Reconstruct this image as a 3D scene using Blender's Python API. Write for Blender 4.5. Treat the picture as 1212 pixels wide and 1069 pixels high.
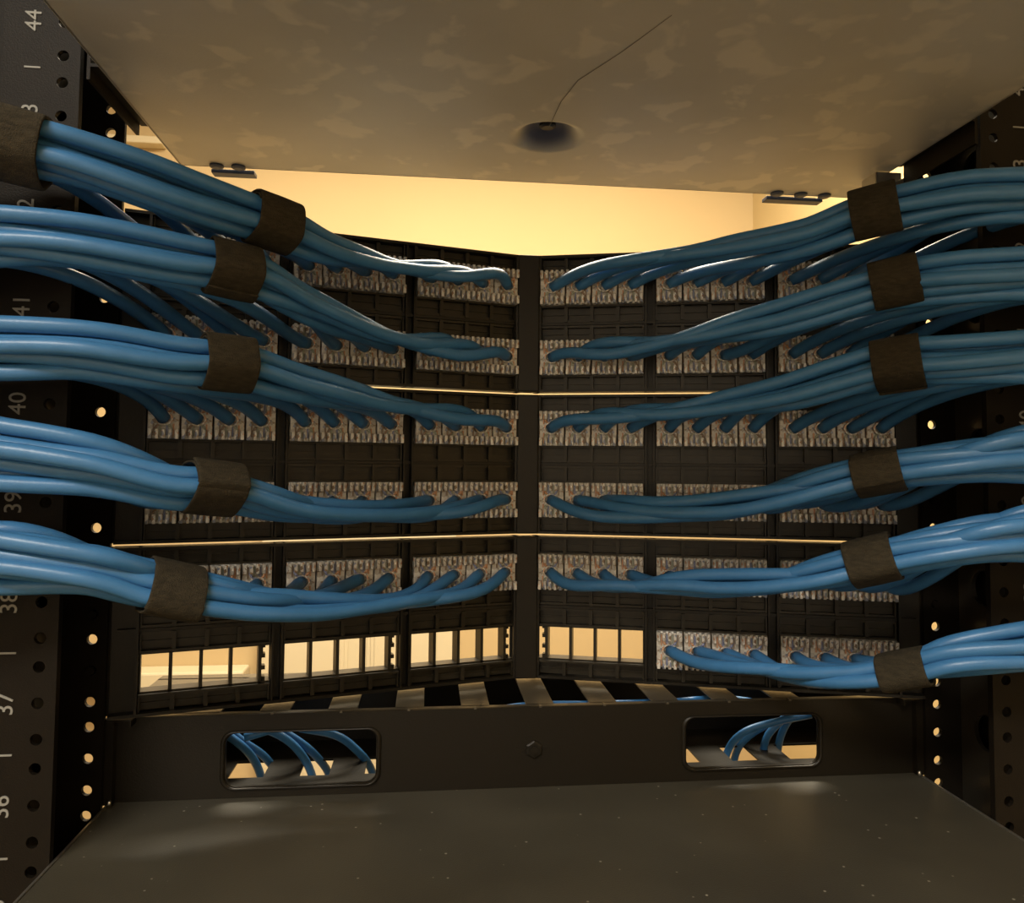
import bpy, bmesh, math, random
import numpy as np
from mathutils import Vector, Matrix

random.seed(7)
rng = np.random.RandomState(11)
S = bpy.context.scene
C = S.collection
for o in list(bpy.data.objects):
    bpy.data.objects.remove(o)

# ------------------------------------------------------------------ camera
F, CX, CY = 936.684, 614.30, 501.105
IWD, IHT = 1212.0, 1069.0
YAW, PITCH, ROLL = 0.11244, 0.05266, 0.00862
CAM = Vector((-0.06128, -0.43773, 0.13258))
_fw = Vector((math.sin(YAW)*math.cos(PITCH), math.cos(YAW)*math.cos(PITCH), math.sin(PITCH)))
_rt = Vector((math.cos(YAW), -math.sin(YAW), 0))
_up = _rt.cross(_fw)
RT = math.cos(ROLL)*_rt + math.sin(ROLL)*_up
UP = -math.sin(ROLL)*_rt + math.cos(ROLL)*_up
FW = _fw
cd = bpy.data.cameras.new('camera')
cam = bpy.data.objects.new('camera', cd)
C.objects.link(cam)
m = Matrix((RT, UP, -FW)).transposed().to_4x4()
m.translation = CAM
cam.matrix_world = m
cd.sensor_width = 36.0
cd.lens = F/IWD*36.0
cd.shift_x = (IWD/2-CX)/IWD
cd.shift_y = (CY-IHT/2)/IWD
cd.clip_start = 0.01
S.camera = cam

# ------------------------------------------------------------------ exposure, world, lamps
S.view_settings.view_transform = 'Standard'
S.view_settings.look = 'None'
S.view_settings.exposure = 0.0
S.view_settings.gamma = 1.0
w = bpy.data.worlds.new('world'); S.world = w; w.use_nodes = True
w.node_tree.nodes['Background'].inputs[0].default_value = (1.0, 0.78, 0.5, 1)
w.node_tree.nodes['Background'].inputs[1].default_value = 0.05


def area(name, loc, target, sx, sy, power, color):
    l = bpy.data.lights.new(name, 'AREA'); l.shape = 'RECTANGLE'; l.size = sx; l.size_y = sy
    l.energy = power; l.color = color
    o = bpy.data.objects.new(name, l); C.objects.link(o)
    o.location = loc
    d = Vector(target)-Vector(loc)
    o.rotation_euler = d.to_track_quat('-Z', 'Y').to_euler()
    return o


area('front_aisle_ceiling_light', (0.05, 1.05, 1.38), (0.05, 1.05, 0), 1.8, 0.5, 103, (1.0, 0.89, 0.69))
area('rear_aisle_ceiling_light', (-0.75, -1.6, 1.38), (-0.75, -1.6, 0), 1.0, 0.5, 50, (1.0, 0.93, 0.82))


# ------------------------------------------------------------------ helpers
def pix(px, py, Y):
    """point of the world plane y=Y that the photograph shows at (px, py)"""
    d = RT*((px-CX)/F) + UP*((CY-py)/F) + FW
    t = (Y-CAM.y)/d.y
    return CAM + d*t


def pixz(px, py, Z):
    d = RT*((px-CX)/F) + UP*((CY-py)/F) + FW
    t = (Z-CAM.z)/d.z
    return CAM + d*t


def obj(name, bm, mats, parent=None, smooth=False, recalc=True):
    if recalc:
        bmesh.ops.recalc_face_normals(bm, faces=bm.faces)
    me = bpy.data.meshes.new(name)
    bm.to_mesh(me); bm.free()
    if not isinstance(mats, (list, tuple)):
        mats = [mats]
    for mm in mats:
        me.materials.append(mm)
    if smooth:
        for p in me.polygons:
            p.use_smooth = True
    o = bpy.data.objects.new(name, me); C.objects.link(o)
    if parent:
        o.parent = parent
    return o


def empty(name, loc=(0, 0, 0)):
    o = bpy.data.objects.new(name, None); C.objects.link(o); o.location = loc
    o.empty_display_size = 0.02
    return o


def tag(o, label, cat, group=None, kind=None):
    o['label'] = label; o['category'] = cat
    if group: o['group'] = group
    if kind: o['kind'] = kind
    return o


def child(name, bm, mats, root, **k):
    """mesh given in world space, parented to an Empty standing at root.location"""
    o = obj(name, bm, mats, root, **k)
    base = root.location.copy()
    p = root.parent
    while p:
        base += p.location; p = p.parent
    if base.length > 0:
        o.data.transform(Matrix.Translation(-base))
    return o


def box(bm, lo, hi, M=None, mat=0, bev=0.0):
    lo = Vector(lo); hi = Vector(hi)
    vs = []
    for x in (lo.x, hi.x):
        for y in (lo.y, hi.y):
            for z in (lo.z, hi.z):
                v = Vector((x, y, z))
                if M is not None: v = M @ v
                vs.append(bm.verts.new(v))
    q = [(0, 1, 3, 2), (4, 6, 7, 5), (0, 4, 5, 1), (2, 3, 7, 6), (0, 2, 6, 4), (1, 5, 7, 3)]
    fs = [bm.faces.new([vs[i] for i in f]) for f in q]
    for f in fs: f.material_index = mat
    if bev > 0:
        es = list({e for f in fs for e in f.edges})
        r = bmesh.ops.bevel(bm, geom=es, offset=bev, segments=2, affect='EDGES', profile=0.5)
        for f in r['faces']: f.material_index = mat
    return fs


def holed_plate(bm, u0, u1, v0, v1, holes, t, M, mat=0):
    """plate in local u,v (x,y of M) thickness t along local z, with convex holes.
    holes: list of (cell_u0, cell_u1, cell_v0, cell_v1, ring points[(u,v)...]). Uncovered area is filled with boxes by caller."""
    def V(u, v, z): return bm.verts.new(M @ Vector((u, v, z)))
    for (a0, a1, b0, b1, ring) in holes:
        cu = sum(p[0] for p in ring)/len(ring); cv = sum(p[1] for p in ring)/len(ring)
        outer = []
        for (pu, pv) in ring:
            du, dv = pu-cu, pv-cv
            k = 1e9; side = 0
            if du > 1e-12 and (a1-cu)/du < k: k = (a1-cu)/du; side = 0
            if du < -1e-12 and (a0-cu)/du < k: k = (a0-cu)/du; side = 2
            if dv > 1e-12 and (b1-cv)/dv < k: k = (b1-cv)/dv; side = 1
            if dv < -1e-12 and (b0-cv)/dv < k: k = (b0-cv)/dv; side = 3
            outer.append((cu+du*k, cv+dv*k, side))
        n = len(ring)
        corner = {(0, 1): (a1, b1), (1, 2): (a0, b1), (2, 3): (a0, b0), (3, 0): (a1, b0)}
        for zz in (0, t):
            ri = [V(p[0], p[1], zz) for p in ring]
            ro = [V(p[0], p[1], zz) for p in outer]
            for i in range(n):
                j = (i+1) % n
                s = (outer[i][2], outer[j][2])
                if s[0] == s[1]:
                    f = bm.faces.new([ri[i], ro[i], ro[j], ri[j]])
                else:
                    c = corner.get(s) or corner.get((s[1], s[0]))
                    if c:
                        f = bm.faces.new([ri[i], ro[i], V(c[0], c[1], zz), ro[j], ri[j]])
                    else:
                        f = bm.faces.new([ri[i], ro[i], ro[j], ri[j]])
                f.material_index = mat
            if zz == 0: r0 = ri
            else:
                for i in range(n):
                    j = (i+1) % n
                    f = bm.faces.new([r0[i], r0[j], ri[j], ri[i]]); f.material_index = mat
        # cell rim walls
        cs = [(a0, b0), (a1, b0), (a1, b1), (a0, b1)]
        for i in range(4):
            p, q_ = cs[i], cs[(i+1) % 4]
            onb = (p[0] == q_[0] and (abs(p[0]-u0) < 1e-7 or abs(p[0]-u1) < 1e-7)) or \
                  (p[1] == q_[1] and (abs(p[1]-v0) < 1e-7 or abs(p[1]-v1) < 1e-7))
            if onb:
                f = bm.faces.new([V(p[0], p[1], 0), V(q_[0], q_[1], 0), V(q_[0], q_[1], t), V(p[0], p[1], t)])
                f.material_index = mat


def circle(cu, cv, r, n=16, squash=1.0):
    return [(cu+r*math.cos(2*math.pi*(i+.5)/n), cv+squash*r*math.sin(2*math.pi*(i+.5)/n)) for i in range(n)]


def roundrect(cu, cv, a, b, r, n=6):
    pts = []
    for (sx, sy, a0) in ((1, 1, 0), (-1, 1, 90), (-1, -1, 180), (1, -1, 270)):
        for i in range(n+1):
            an = math.radians(a0+90*i/n)
            pts.append((cu+sx*(a-r)+r*math.cos(an), cv+sy*(b-r)+r*math.sin(an)))
    return pts


def catmull(P, n):
    P = [np.array(p, float) for p in P]
    P = [2*P[0]-P[1]]+P+[2*P[-1]-P[-2]]
    out = []
    for i in range(1, len(P)-2):
        for k in range(n):
            t = k/n
            a, b, c, d = P[i-1], P[i], P[i+1], P[i+2]
            out.append(0.5*((2*b)+(c-a)*t+(2*a-5*b+4*c-d)*t*t+(3*b-a-3*c+d)*t**3))
    out.append(P[-2])
    return np.array(out)


def resample(pts, step):
    d = np.r_[0, np.cumsum(np.linalg.norm(np.diff(pts, axis=0), axis=1))]
    n = max(3, int(d[-1]/step)+1)
    s = np.linspace(0, d[-1], n)
    return np.stack([np.interp(s, d, pts[:, k]) for k in range(pts.shape[1])], 1)


def tube(bm, pts, r, n=12, cap=True, mat=0):
    pts = [Vector(p) for p in pts]
    N = len(pts)
    T = []
    for i in range(N):
        a = pts[max(0, i-1)]; b = pts[min(N-1, i+1)]
        T.append((b-a).normalized())
    ref = Vector((0, 0, 1)) if abs(T[0].z) < .9 else Vector((1, 0, 0))
    u = (ref-ref.dot(T[0])*T[0]).normalized()
    rings = []
    for i in range(N):
        u = (u-u.dot(T[i])*T[i]).normalized()
        v = T[i].cross(u)
        rr = r[i] if hasattr(r, '__len__') else r
        rings.append([bm.verts.new(pts[i]+rr*(math.cos(2*math.pi*k/n)*u+math.sin(2*math.pi*k/n)*v)) for k in range(n)])
    for i in range(N-1):
        for k in range(n):
            f = bm.faces.new([rings[i][k], rings[i][(k+1) % n], rings[i+1][(k+1) % n], rings[i+1][k]])
            f.material_index = mat
    if cap:
        for ring in (rings[0][::-1], rings[-1]):
            f = bm.faces.new(ring); f.material_index = mat


# ------------------------------------------------------------------ materials
def mat(name, col, rough=0.5, metal=0.0, spec=0.5, noise=None, bump=None, coat=0.0):
    """noise=(scale, amount, second colour), bump=(scale, strength)"""
    m = bpy.data.materials.new(name); m.use_nodes = True
    nt = m.node_tree; b = nt.nodes['Principled BSDF']
    b.inputs['Base Color'].default_value = (*col, 1)
    b.inputs['Roughness'].default_value = rough
    b.inputs['Metallic'].default_value = metal
    b.inputs['Specular IOR Level'].default_value = spec
    b.inputs['Coat Weight'].default_value = coat
    tc = nt.nodes.new('ShaderNodeTexCoord')
    if noise:
        n = nt.nodes.new('ShaderNodeTexNoise'); n.inputs['Scale'].default_value = noise[0]
        n.inputs['Detail'].default_value = 5
        nt.links.new(tc.outputs['Object'], n.inputs['Vector'])
        r = nt.nodes.new('ShaderNodeValToRGB')
        r.color_ramp.elements[0].position = 0.5-noise[1]; r.color_ramp.elements[0].color = (*col, 1)
        r.color_ramp.elements[1].position = 0.5+noise[1]; r.color_ramp.elements[1].color = (*noise[2], 1)
        nt.links.new(n.outputs['Fac'], r.inputs['Fac'])
        nt.links.new(r.outputs['Color'], b.inputs['Base Color'])
    if bump:
        n2 = nt.nodes.new('ShaderNodeTexNoise'); n2.inputs['Scale'].default_value = bump[0]
        n2.inputs['Detail'].default_value = 3
        nt.links.new(tc.outputs['Object'], n2.inputs['Vector'])
        bp = nt.nodes.new('ShaderNodeBump'); bp.inputs['Strength'].default_value = bump[1]
        bp.inputs['Distance'].default_value = 0.0006
        nt.links.new(n2.outputs['Fac'], bp.inputs['Height'])
        nt.links.new(bp.outputs['Normal'], b.inputs['Normal'])
    return m


M_post = mat('black_powder_coat', (0.008, 0.006, 0.004), 0.5, 0, 0.13, noise=(60, .3, (0.011, 0.0085, 0.006)), bump=(1500, .25))
M_panel = mat('black_panel_steel', (0.011, 0.0085, 0.005), 0.40, 0, 0.27, bump=(1200, .15))
M_plast = mat('black_faceplate_plastic', (0.014, 0.011, 0.006), 0.38, 0, 0.3, noise=(90, .2, (0.026, 0.021, 0.013)))
M_satin = mat('satin_dark_steel', (0.10, 0.085, 0.06), 0.3, 0.3, 0.7, bump=(1200, .1))
M_web = mat('satin_black_steel', (0.03, 0.026, 0.02), 0.28, 0, 0.6, bump=(900, .1))
M_print = mat('grey_printed_ink', (0.26, 0.26, 0.24), 0.6)
M_edge = mat('bare_steel_edge', (0.55, 0.53, 0.48), 0.3, 0.9)
M_chrome = mat('zinc_screw', (0.6, 0.58, 0.52), 0.3, 1.0)
M_cable = mat('blue_cable_jacket', (0.043, 0.165, 0.37), 0.36, 0, 0.5, noise=(140, .25, (0.052, 0.19, 0.42)), bump=(900, .12))
M_cable2 = mat('dark_blue_patch_jacket', (0.03, 0.14, 0.36), 0.4, 0, 0.4, noise=(140, .25, (0.04, 0.17, 0.40)))
M_strap = None
M_clip = mat('dark_blue_clip_steel', (0.03, 0.045, 0.085), 0.4, 0.3, 0.5, noise=(200, .2, (0.05, 0.06, 0.1)))


def strap_mat():
    m = mat('brown_black_hook_and_loop', (0.045, 0.033, 0.02), 0.85, 0, 0.25)
    nt = m.node_tree; b = nt.nodes['Principled BSDF']
    tc = nt.nodes.new('ShaderNodeTexCoord')
    wv = nt.nodes.new('ShaderNodeTexNoise'); wv.inputs['Scale'].default_value = 1800
    nt.links.new(tc.outputs['Object'], wv.inputs['Vector'])
    n = nt.nodes.new('ShaderNodeTexNoise'); n.inputs['Scale'].default_value = 260; n.inputs['Detail'].default_value = 6
    mp = nt.nodes.new('ShaderNodeMapping'); mp.inputs['Scale'].default_value = (1, 1, 3)
    nt.links.new(tc.outputs['Object'], mp.inputs['Vector']); nt.links.new(mp.outputs['Vector'], n.inputs['Vector'])
    r = nt.nodes.new('ShaderNodeValToRGB')
    r.color_ramp.elements[0].position = .35; r.color_ramp.elements[0].color = (0.024, 0.020, 0.012, 1)
    r.color_ramp.elements[1].position = .7; r.color_ramp.elements[1].color = (0.046, 0.037, 0.022, 1)
    nt.links.new(n.outputs['Fac'], r.inputs['Fac']); nt.links.new(r.outputs['Color'], b.inputs['Base Color'])
    bp = nt.nodes.new('ShaderNodeBump'); bp.inputs['Strength'].default_value = .8; bp.inputs['Distance'].default_value = 0.0008
    nt.links.new(wv.outputs['Fac'], bp.inputs['Height']); nt.links.new(bp.outputs['Normal'], b.inputs['Normal'])
    return m


M_strap = strap_mat()


def jack_mat():
    m = mat('clear_jack_plastic', (0.5, 0.46, 0.4), 0.28, 0, 0.6)
    nt = m.node_tree; b = nt.nodes['Principled BSDF']
    b.inputs['Transmission Weight'].default_value = 0.15
    tc = nt.nodes.new('ShaderNodeTexCoord')
    v = nt.nodes.new('ShaderNodeTexVoronoi'); v.inputs['Scale'].default_value = 520
    nt.links.new(tc.outputs['Object'], v.inputs['Vector'])
    r = nt.nodes.new('ShaderNodeValToRGB')
    r.color_ramp.elements[0].position = .0; r.color_ramp.elements[0].color = (0.44, 0.41, 0.37, 1)
    r.color_ramp.elements[1].position = .9; r.color_ramp.elements[1].color = (0.92, 0.89, 0.83, 1)
    sp = nt.nodes.new('ShaderNodeSeparateColor')
    nt.links.new(v.outputs['Color'], sp.inputs['Color'])
    nt.links.new(sp.outputs['Red'], r.inputs['Fac'])
    t = nt.nodes.new('ShaderNodeValToRGB'); t.color_ramp.interpolation = 'CONSTANT'
    e = t.color_ramp.elements; e[0].position = 0; e[0].color = (.35, .42, .62, 1)
    e[1].position = .09; e[1].color = (1, 1, 1, 1)
    k = e.new(.86); k.color = (.85, .50, .32, 1); k = e.new(.94); k.color = (.42, .30, .2, 1)
    nt.links.new(sp.outputs['Green'], t.inputs['Fac'])
    mx = nt.nodes.new('ShaderNodeMix'); mx.data_type = 'RGBA'; mx.blend_type = 'MULTIPLY'; mx.inputs['Factor'].default_value = 1
    nt.links.new(r.outputs['Color'], mx.inputs['A']); nt.links.new(t.outputs['Color'], mx.inputs['B'])
    nt.links.new(mx.outputs['Result'], b.inputs['Base Color'])
    return m


M_jack = jack_mat()
M_or = mat('orange_wire', (0.62, 0.34, 0.20), .5)
M_bl = mat('blue_wire', (0.25, 0.28, 0.45), .5)
M_gr = mat('green_wire', (0.40, 0.42, 0.34), .5)
M_br = mat('brown_wire', (0.32, 0.24, 0.18), .5)
M_dk = mat('dark_contact_slot', (0.03, 0.025, 0.02), .5)


def plate_mat():
    """mottled zinc coated sheet steel"""
    m = bpy.data.materials.new('mottled_galvanised_steel'); m.use_nodes = True
    nt = m.node_tree; b = nt.nodes['Principled BSDF']
    b.inputs['Roughness'].default_value = .5; b.inputs['Metallic'].default_value = 0.35
    tc = nt.nodes.new('ShaderNodeTexCoord')
    mp = nt.nodes.new('ShaderNodeMapping'); mp.inputs['Scale'].default_value = (1, 1.0, 1)
    nt.links.new(tc.outputs['Object'], mp.inputs['Vector'])
    n = nt.nodes.new('ShaderNodeTexNoise'); n.inputs['Scale'].default_value = 40; n.inputs['Detail'].default_value = 3.0
    n.inputs['Distortion'].default_value = 0.3
    nt.links.new(mp.outputs['Vector'], n.inputs['Vector'])
    r = nt.nodes.new('ShaderNodeValToRGB')
    r.color_ramp.elements[0].position = .54; r.color_ramp.elements[0].color = (0, 0, 0, 1)
    r.color_ramp.elements[1].position = .61; r.color_ramp.elements[1].color = (1, 1, 1, 1)
    nt.links.new(n.outputs['Fac'], r.inputs['Fac'])
    n2 = nt.nodes.new('ShaderNodeTexNoise'); n2.inputs['Scale'].default_value = 9; n2.inputs['Detail'].default_value = 6
    nt.links.new(tc.outputs['Object'], n2.inputs['Vector'])
    r2 = nt.nodes.new('ShaderNodeValToRGB')
    r2.color_ramp.elements[0].position = .3; r2.color_ramp.elements[0].color = (0.46, 0.45, 0.41, 1)
    r2.color_ramp.elements[1].position = .7; r2.color_ramp.elements[1].color = (0.60, 0.585, 0.53, 1)
    nt.links.new(n2.outputs['Fac'], r2.inputs['Fac'])
    mx = nt.nodes.new('ShaderNodeMix'); mx.data_type = 'RGBA'
    mx.inputs['B'].default_value = (0.80, 0.75, 0.63, 1)
    ml = nt.nodes.new('ShaderNodeMath'); ml.operation = 'MULTIPLY'; ml.inputs[1].default_value = .42
    nt.links.new(r.outputs['Color'], ml.inputs[0])
    nt.links.new(ml.outputs[0], mx.inputs['Factor'])
    nt.links.new(r2.outputs['Color'], mx.inputs['A'])
    # dark blue shade of the recess, painted into the base colour over the dimple
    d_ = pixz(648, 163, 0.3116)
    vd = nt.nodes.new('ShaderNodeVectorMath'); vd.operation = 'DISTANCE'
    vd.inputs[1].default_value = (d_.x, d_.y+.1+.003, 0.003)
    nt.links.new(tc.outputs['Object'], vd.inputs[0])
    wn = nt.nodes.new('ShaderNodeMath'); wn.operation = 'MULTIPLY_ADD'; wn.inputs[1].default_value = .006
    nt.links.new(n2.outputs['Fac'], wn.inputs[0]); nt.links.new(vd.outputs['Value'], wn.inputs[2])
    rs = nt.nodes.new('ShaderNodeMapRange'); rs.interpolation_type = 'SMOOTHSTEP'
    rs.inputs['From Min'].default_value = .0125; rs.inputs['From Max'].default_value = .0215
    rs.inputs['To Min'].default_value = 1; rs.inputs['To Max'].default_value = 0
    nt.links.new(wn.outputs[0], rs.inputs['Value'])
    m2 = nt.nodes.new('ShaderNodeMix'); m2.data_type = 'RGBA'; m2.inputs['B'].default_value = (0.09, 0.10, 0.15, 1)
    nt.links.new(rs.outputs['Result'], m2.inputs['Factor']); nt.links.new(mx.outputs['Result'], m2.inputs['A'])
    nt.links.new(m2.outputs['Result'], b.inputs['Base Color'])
    g = nt.nodes.new('ShaderNodeTexNoise'); g.inputs['Scale'].default_value = 900
    nt.links.new(tc.outputs['Object'], g.inputs['Vector'])
    bp = nt.nodes.new('ShaderNodeBump'); bp.inputs['Strength'].default_value = .2; bp.inputs['Distance'].default_value = 0.0004
    nt.links.new(g.outputs['Fac'], bp.inputs['Height']); nt.links.new(bp.outputs['Normal'], b.inputs['Normal'])
    return m


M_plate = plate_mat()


def dusty_mat():
    """dark painted steel top with dust specks"""
    m = bpy.data.materials.new('dusty_dark_steel'); m.use_nodes = True
    nt = m.node_tree; b = nt.nodes['Principled BSDF']
    b.inputs['Roughness'].default_value = .44; b.inputs['Specular IOR Level'].default_value = .36
    tc = nt.nodes.new('ShaderNodeTexCoord')
    v = nt.nodes.new('ShaderNodeTexVoronoi'); v.inputs['Scale'].default_value = 160
    nt.links.new(tc.outputs['Object'], v.inputs['Vector'])
    r = nt.nodes.new('ShaderNodeValToRGB')
    r.color_ramp.elements[0].position = .06; r.color_ramp.elements[0].color = (1, 1, 1, 1)
    r.color_ramp.elements[1].position = .12; r.color_ramp.elements[1].color = (0, 0, 0, 1)
    nt.links.new(v.outputs['Distance'], r.inputs['Fac'])
    sp = nt.nodes.new('ShaderNodeSeparateColor'); nt.links.new(v.outputs['Color'], sp.inputs['Color'])
    gt = nt.nodes.new('ShaderNodeMath'); gt.operation = 'GREATER_THAN'; gt.inputs[1].default_value = .74
    nt.links.new(sp.outputs['Red'], gt.inputs[0])
    ml = nt.nodes.new('ShaderNodeMath'); ml.operation = 'MULTIPLY'
    nt.links.new(r.outputs['Color'], ml.inputs[0]); nt.links.new(gt.outputs[0], ml.inputs[1])
    n2 = nt.nodes.new('ShaderNodeTexNoise'); n2.inputs['Scale'].default_value = 14; n2.inputs['Detail'].default_value = 8
    nt.links.new(tc.outputs['Object'], n2.inputs['Vector'])
    r2 = nt.nodes.new('ShaderNodeValToRGB')
    r2.color_ramp.elements[0].position = .3; r2.color_ramp.elements[0].color = (0.048, 0.043, 0.031, 1)
    r2.color_ramp.elements[1].position = .75; r2.color_ramp.elements[1].color = (0.072, 0.065, 0.047, 1)
    nt.links.new(n2.outputs['Fac'], r2.inputs['Fac'])
    mx = nt.nodes.new('ShaderNodeMix'); mx.data_type = 'RGBA'; mx.inputs['B'].default_value = (0.35, 0.33, 0.27, 1)
    nt.links.new(ml.outputs[0], mx.inputs['Factor']); nt.links.new(r2.outputs['Color'], mx.inputs['A'])
    nt.links.new(mx.outputs['Result'], b.inputs['Base Color'])
    g = nt.nodes.new('ShaderNodeTexNoise'); g.inputs['Scale'].default_value = 1400
    nt.links.new(tc.outputs['Object'], g.inputs['Vector'])
    bp = nt.nodes.new('ShaderNodeBump'); bp.inputs['Strength'].default_value = .25; bp.inputs['Distance'].default_value = 0.0004
    nt.links.new(g.outputs['Fac'], bp.inputs['Height']); nt.links.new(bp.outputs['Normal'], b.inputs['Normal'])
    return m


M_dusty = dusty_mat()
M_wall = mat('cream_painted_wall', (0.49, 0.365, 0.195), .8, 0, .2, noise=(3, .3, (0.505, 0.38, 0.205)), bump=(300, .1))
M_wallr = mat('cream_side_wall', (0.50, 0.375, 0.185), .8, 0, .2, noise=(3, .3, (0.515, 0.39, 0.195)), bump=(300, .1))
M_back = mat('pale_grey_wall', (0.66, 0.63, 0.57), .9, 0, .1, noise=(3, .3, (0.70, 0.67, 0.60)))
M_ceil = mat('ceiling_tile_white', (0.55, 0.52, 0.46), .9, 0, .1, noise=(40, .3, (0.6, 0.57, 0.5)))
M_floor = mat('beige_floor_tile', (0.36, 0.28, 0.17), .5, 0, .3, noise=(6, .3, (0.40, 0.31, 0.19)))
M_white = mat('white_gloss_trim', (0.58, 0.50, 0.34), .4, 0, .4, noise=(5, .3, (0.60, 0.52, 0.36)))
M_lamp = bpy.data.materials.new('lamp_diffuser'); M_lamp.use_nodes = True
_b = M_lamp.node_tree.nodes['Principled BSDF']; _b.inputs['Base Color'].default_value = (.9, .85, .7, 1)
_b.inputs['Emission Color'].default_value = (1, .85, .6, 1); _b.inputs['Emission Strength'].default_value = 3

# ------------------------------------------------------------------ constants of the rack
U = 0.04445
IW = 0.2254          # half of the clear opening between the posts
H = 0.0585           # post depth: near flange at y=-H, far flange at y=0
D = 0.0652           # how far the V of the patch panels reaches from the far flange
ZL = 0.15839         # height of the printed 40
ZC = 0.3116          # underside of the unit above
ZF = -0.0447         # top of the unit below

# ------------------------------------------------------------------ the room
X0, X1, Y0, Y1, Z0, Z1 = -2.2, 1.06, -2.4, 2.2, -1.75, 1.45


def struct(name, lo, hi, m):
    bm = bmesh.new(); box(bm, lo, hi)
    o = obj(name, bm, m); o['kind'] = 'structure'
    return o


struct('wall_front', (X0, Y1, Z0), (X1+.1, Y1+.1, Z1), M_wall)
struct('wall_right', (X1, Y0, Z0), (X1+.1, Y1, Z1), M_wallr)
struct('wall_left', (X0-.1, Y0, Z0), (X0, Y1+.1, Z1), M_wall)
struct('wall_back', (X0-.1, Y0-.1, Z0), (X1+.1, Y0, Z1), M_back)
struct('floor', (X0-.1, Y0-.1, Z0-.1), (X1+.1, Y1+.1, Z0), M_floor)
struct('ceiling', (X0-.1, Y0-.1, Z1), (X1+.1, Y1+.1, Z1+.1), M_ceil)

for (lx, ly, sx, sy, lab) in ((0.05, 1.05, 1.84, .54, 'recessed ceiling light over the bright aisle beyond the rack'),
                              (-0.75, -1.6, 1.04, .54, 'recessed ceiling light over the aisle behind the viewer')):
    t = empty('ceiling_light', (lx, ly, Z1-.001)); tag(t, lab, 'light')
    bm = bmesh.new()
    for s in (-1, 1):
        box(bm, (lx-sx/2-.02, ly+s*(sy/2)-.01, Z1-.03), (lx+sx/2+.02, ly+s*(sy/2)+.01, Z1-.001))
        box(bm, (lx+s*(sx/2)-.01, ly-sy/2, Z1-.03), (lx+s*(sx/2)+.01, ly+sy/2, Z1-.001))
    child('frame', bm, M_white, t)
    bm = bmesh.new(); box(bm, (lx-sx/2, ly-sy/2, Z1-.012), (lx+sx/2, ly+sy/2, Z1-.002))
    child('diffuser', bm, M_lamp, t)

# white ledge, and panelled door far behind the empty windows of the lowest row
a = pix(150, 789, Y1); b_ = pix(470, 789, Y1)
bm = bmesh.new(); box(bm, (X0, Y1-.09, a.z-.05), (-.62, Y1, a.z), bev=.006)
o = obj('trim_1', bm, M_white); o['kind'] = 'structure'
q1 = pix(140, 170, Y1); q2 = pix(190, 170, Y1)
bm = bmesh.new(); box(bm, (X0, Y1-.05, q1.z-.012), (q2.x+.02, Y1, q1.z+.012), bev=.004)
o = obj('trim_2', bm, M_white); o['kind'] = 'structure'
bm = bmesh.new(); box(bm, (-.585, Y1-.03, Z0), (.03, Y1, 0.30))
for (c0, c1, e0, e1) in ((-.53, -.31, -.62, -.02), (-.25, -.03, -.62, -.02), (-.53, -.31, -1.5, -.75), (-.25, -.03, -1.5, -.75)):
    for k in range(3):
        q = .012*k
        box(bm, (c0+q, Y1-.034-.004*k, e0+q), (c1-q, Y1-.03-.004*k, e1-q))
o = obj('door_1', bm, M_white); o['kind'] = 'structure'

# ------------------------------------------------------------------ the rack: two channel posts
rack = empty('equipment_rack', (0, 0, Z0))
tag(rack, 'black steel two post rack with printed unit numbers and threaded holes', 'rack')
ZB, ZT = Z0+.01, 0.62
hole_z = []
for k in range(-11, 11):
    zc = ZL-40*0+U*k
    # unit centre zc: holes at -15.875, 0, +15.875
    hole_z += [zc-.015875, zc, zc+.015875]
hole_z = sorted(hole_z)


def strip_with_holes(bm, u0, u1, uh, zs, r, t, M):
    """vertical strip from ZB to ZT with a column of round holes"""
    edges = [zs[0]-.008]+[(zs[i]+zs[i+1])/2 for i in range(len(zs)-1)]+[zs[-1]+.008]
    holes = [(u0, u1, edges[i], edges[i+1], circle(uh, zs[i], r)) for i in range(len(zs))]
    holed_plate(bm, u0, u1, ZB, ZT, holes, t, M)
    box(bm, (u0, ZB, 0), (u1, edges[0], t), M)
    box(bm, (u0, edges[-1], 0), (u1, ZT, t), M)


def text_mesh(body, size, M, depth=0.0002):
    cu = bpy.data.curves.new('unit_number', 'FONT'); cu.body = body; cu.size = size
    cu.align_x = 'CENTER'; cu.align_y = 'CENTER'; cu.extrude = depth; cu.resolution_u = 4
    ob = bpy.data.objects.new('unit_number', cu); C.objects.link(ob)
    dg = bpy.context.evaluated_depsgraph_get()
    me = bpy.data.meshes.new_from_object(ob.evaluated_get(dg))
    bpy.data.objects.remove(ob); bpy.data.curves.remove(cu)
    me.transform(M)
    me.materials.clear(); me.materials.append(M_print)
    return me


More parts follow.
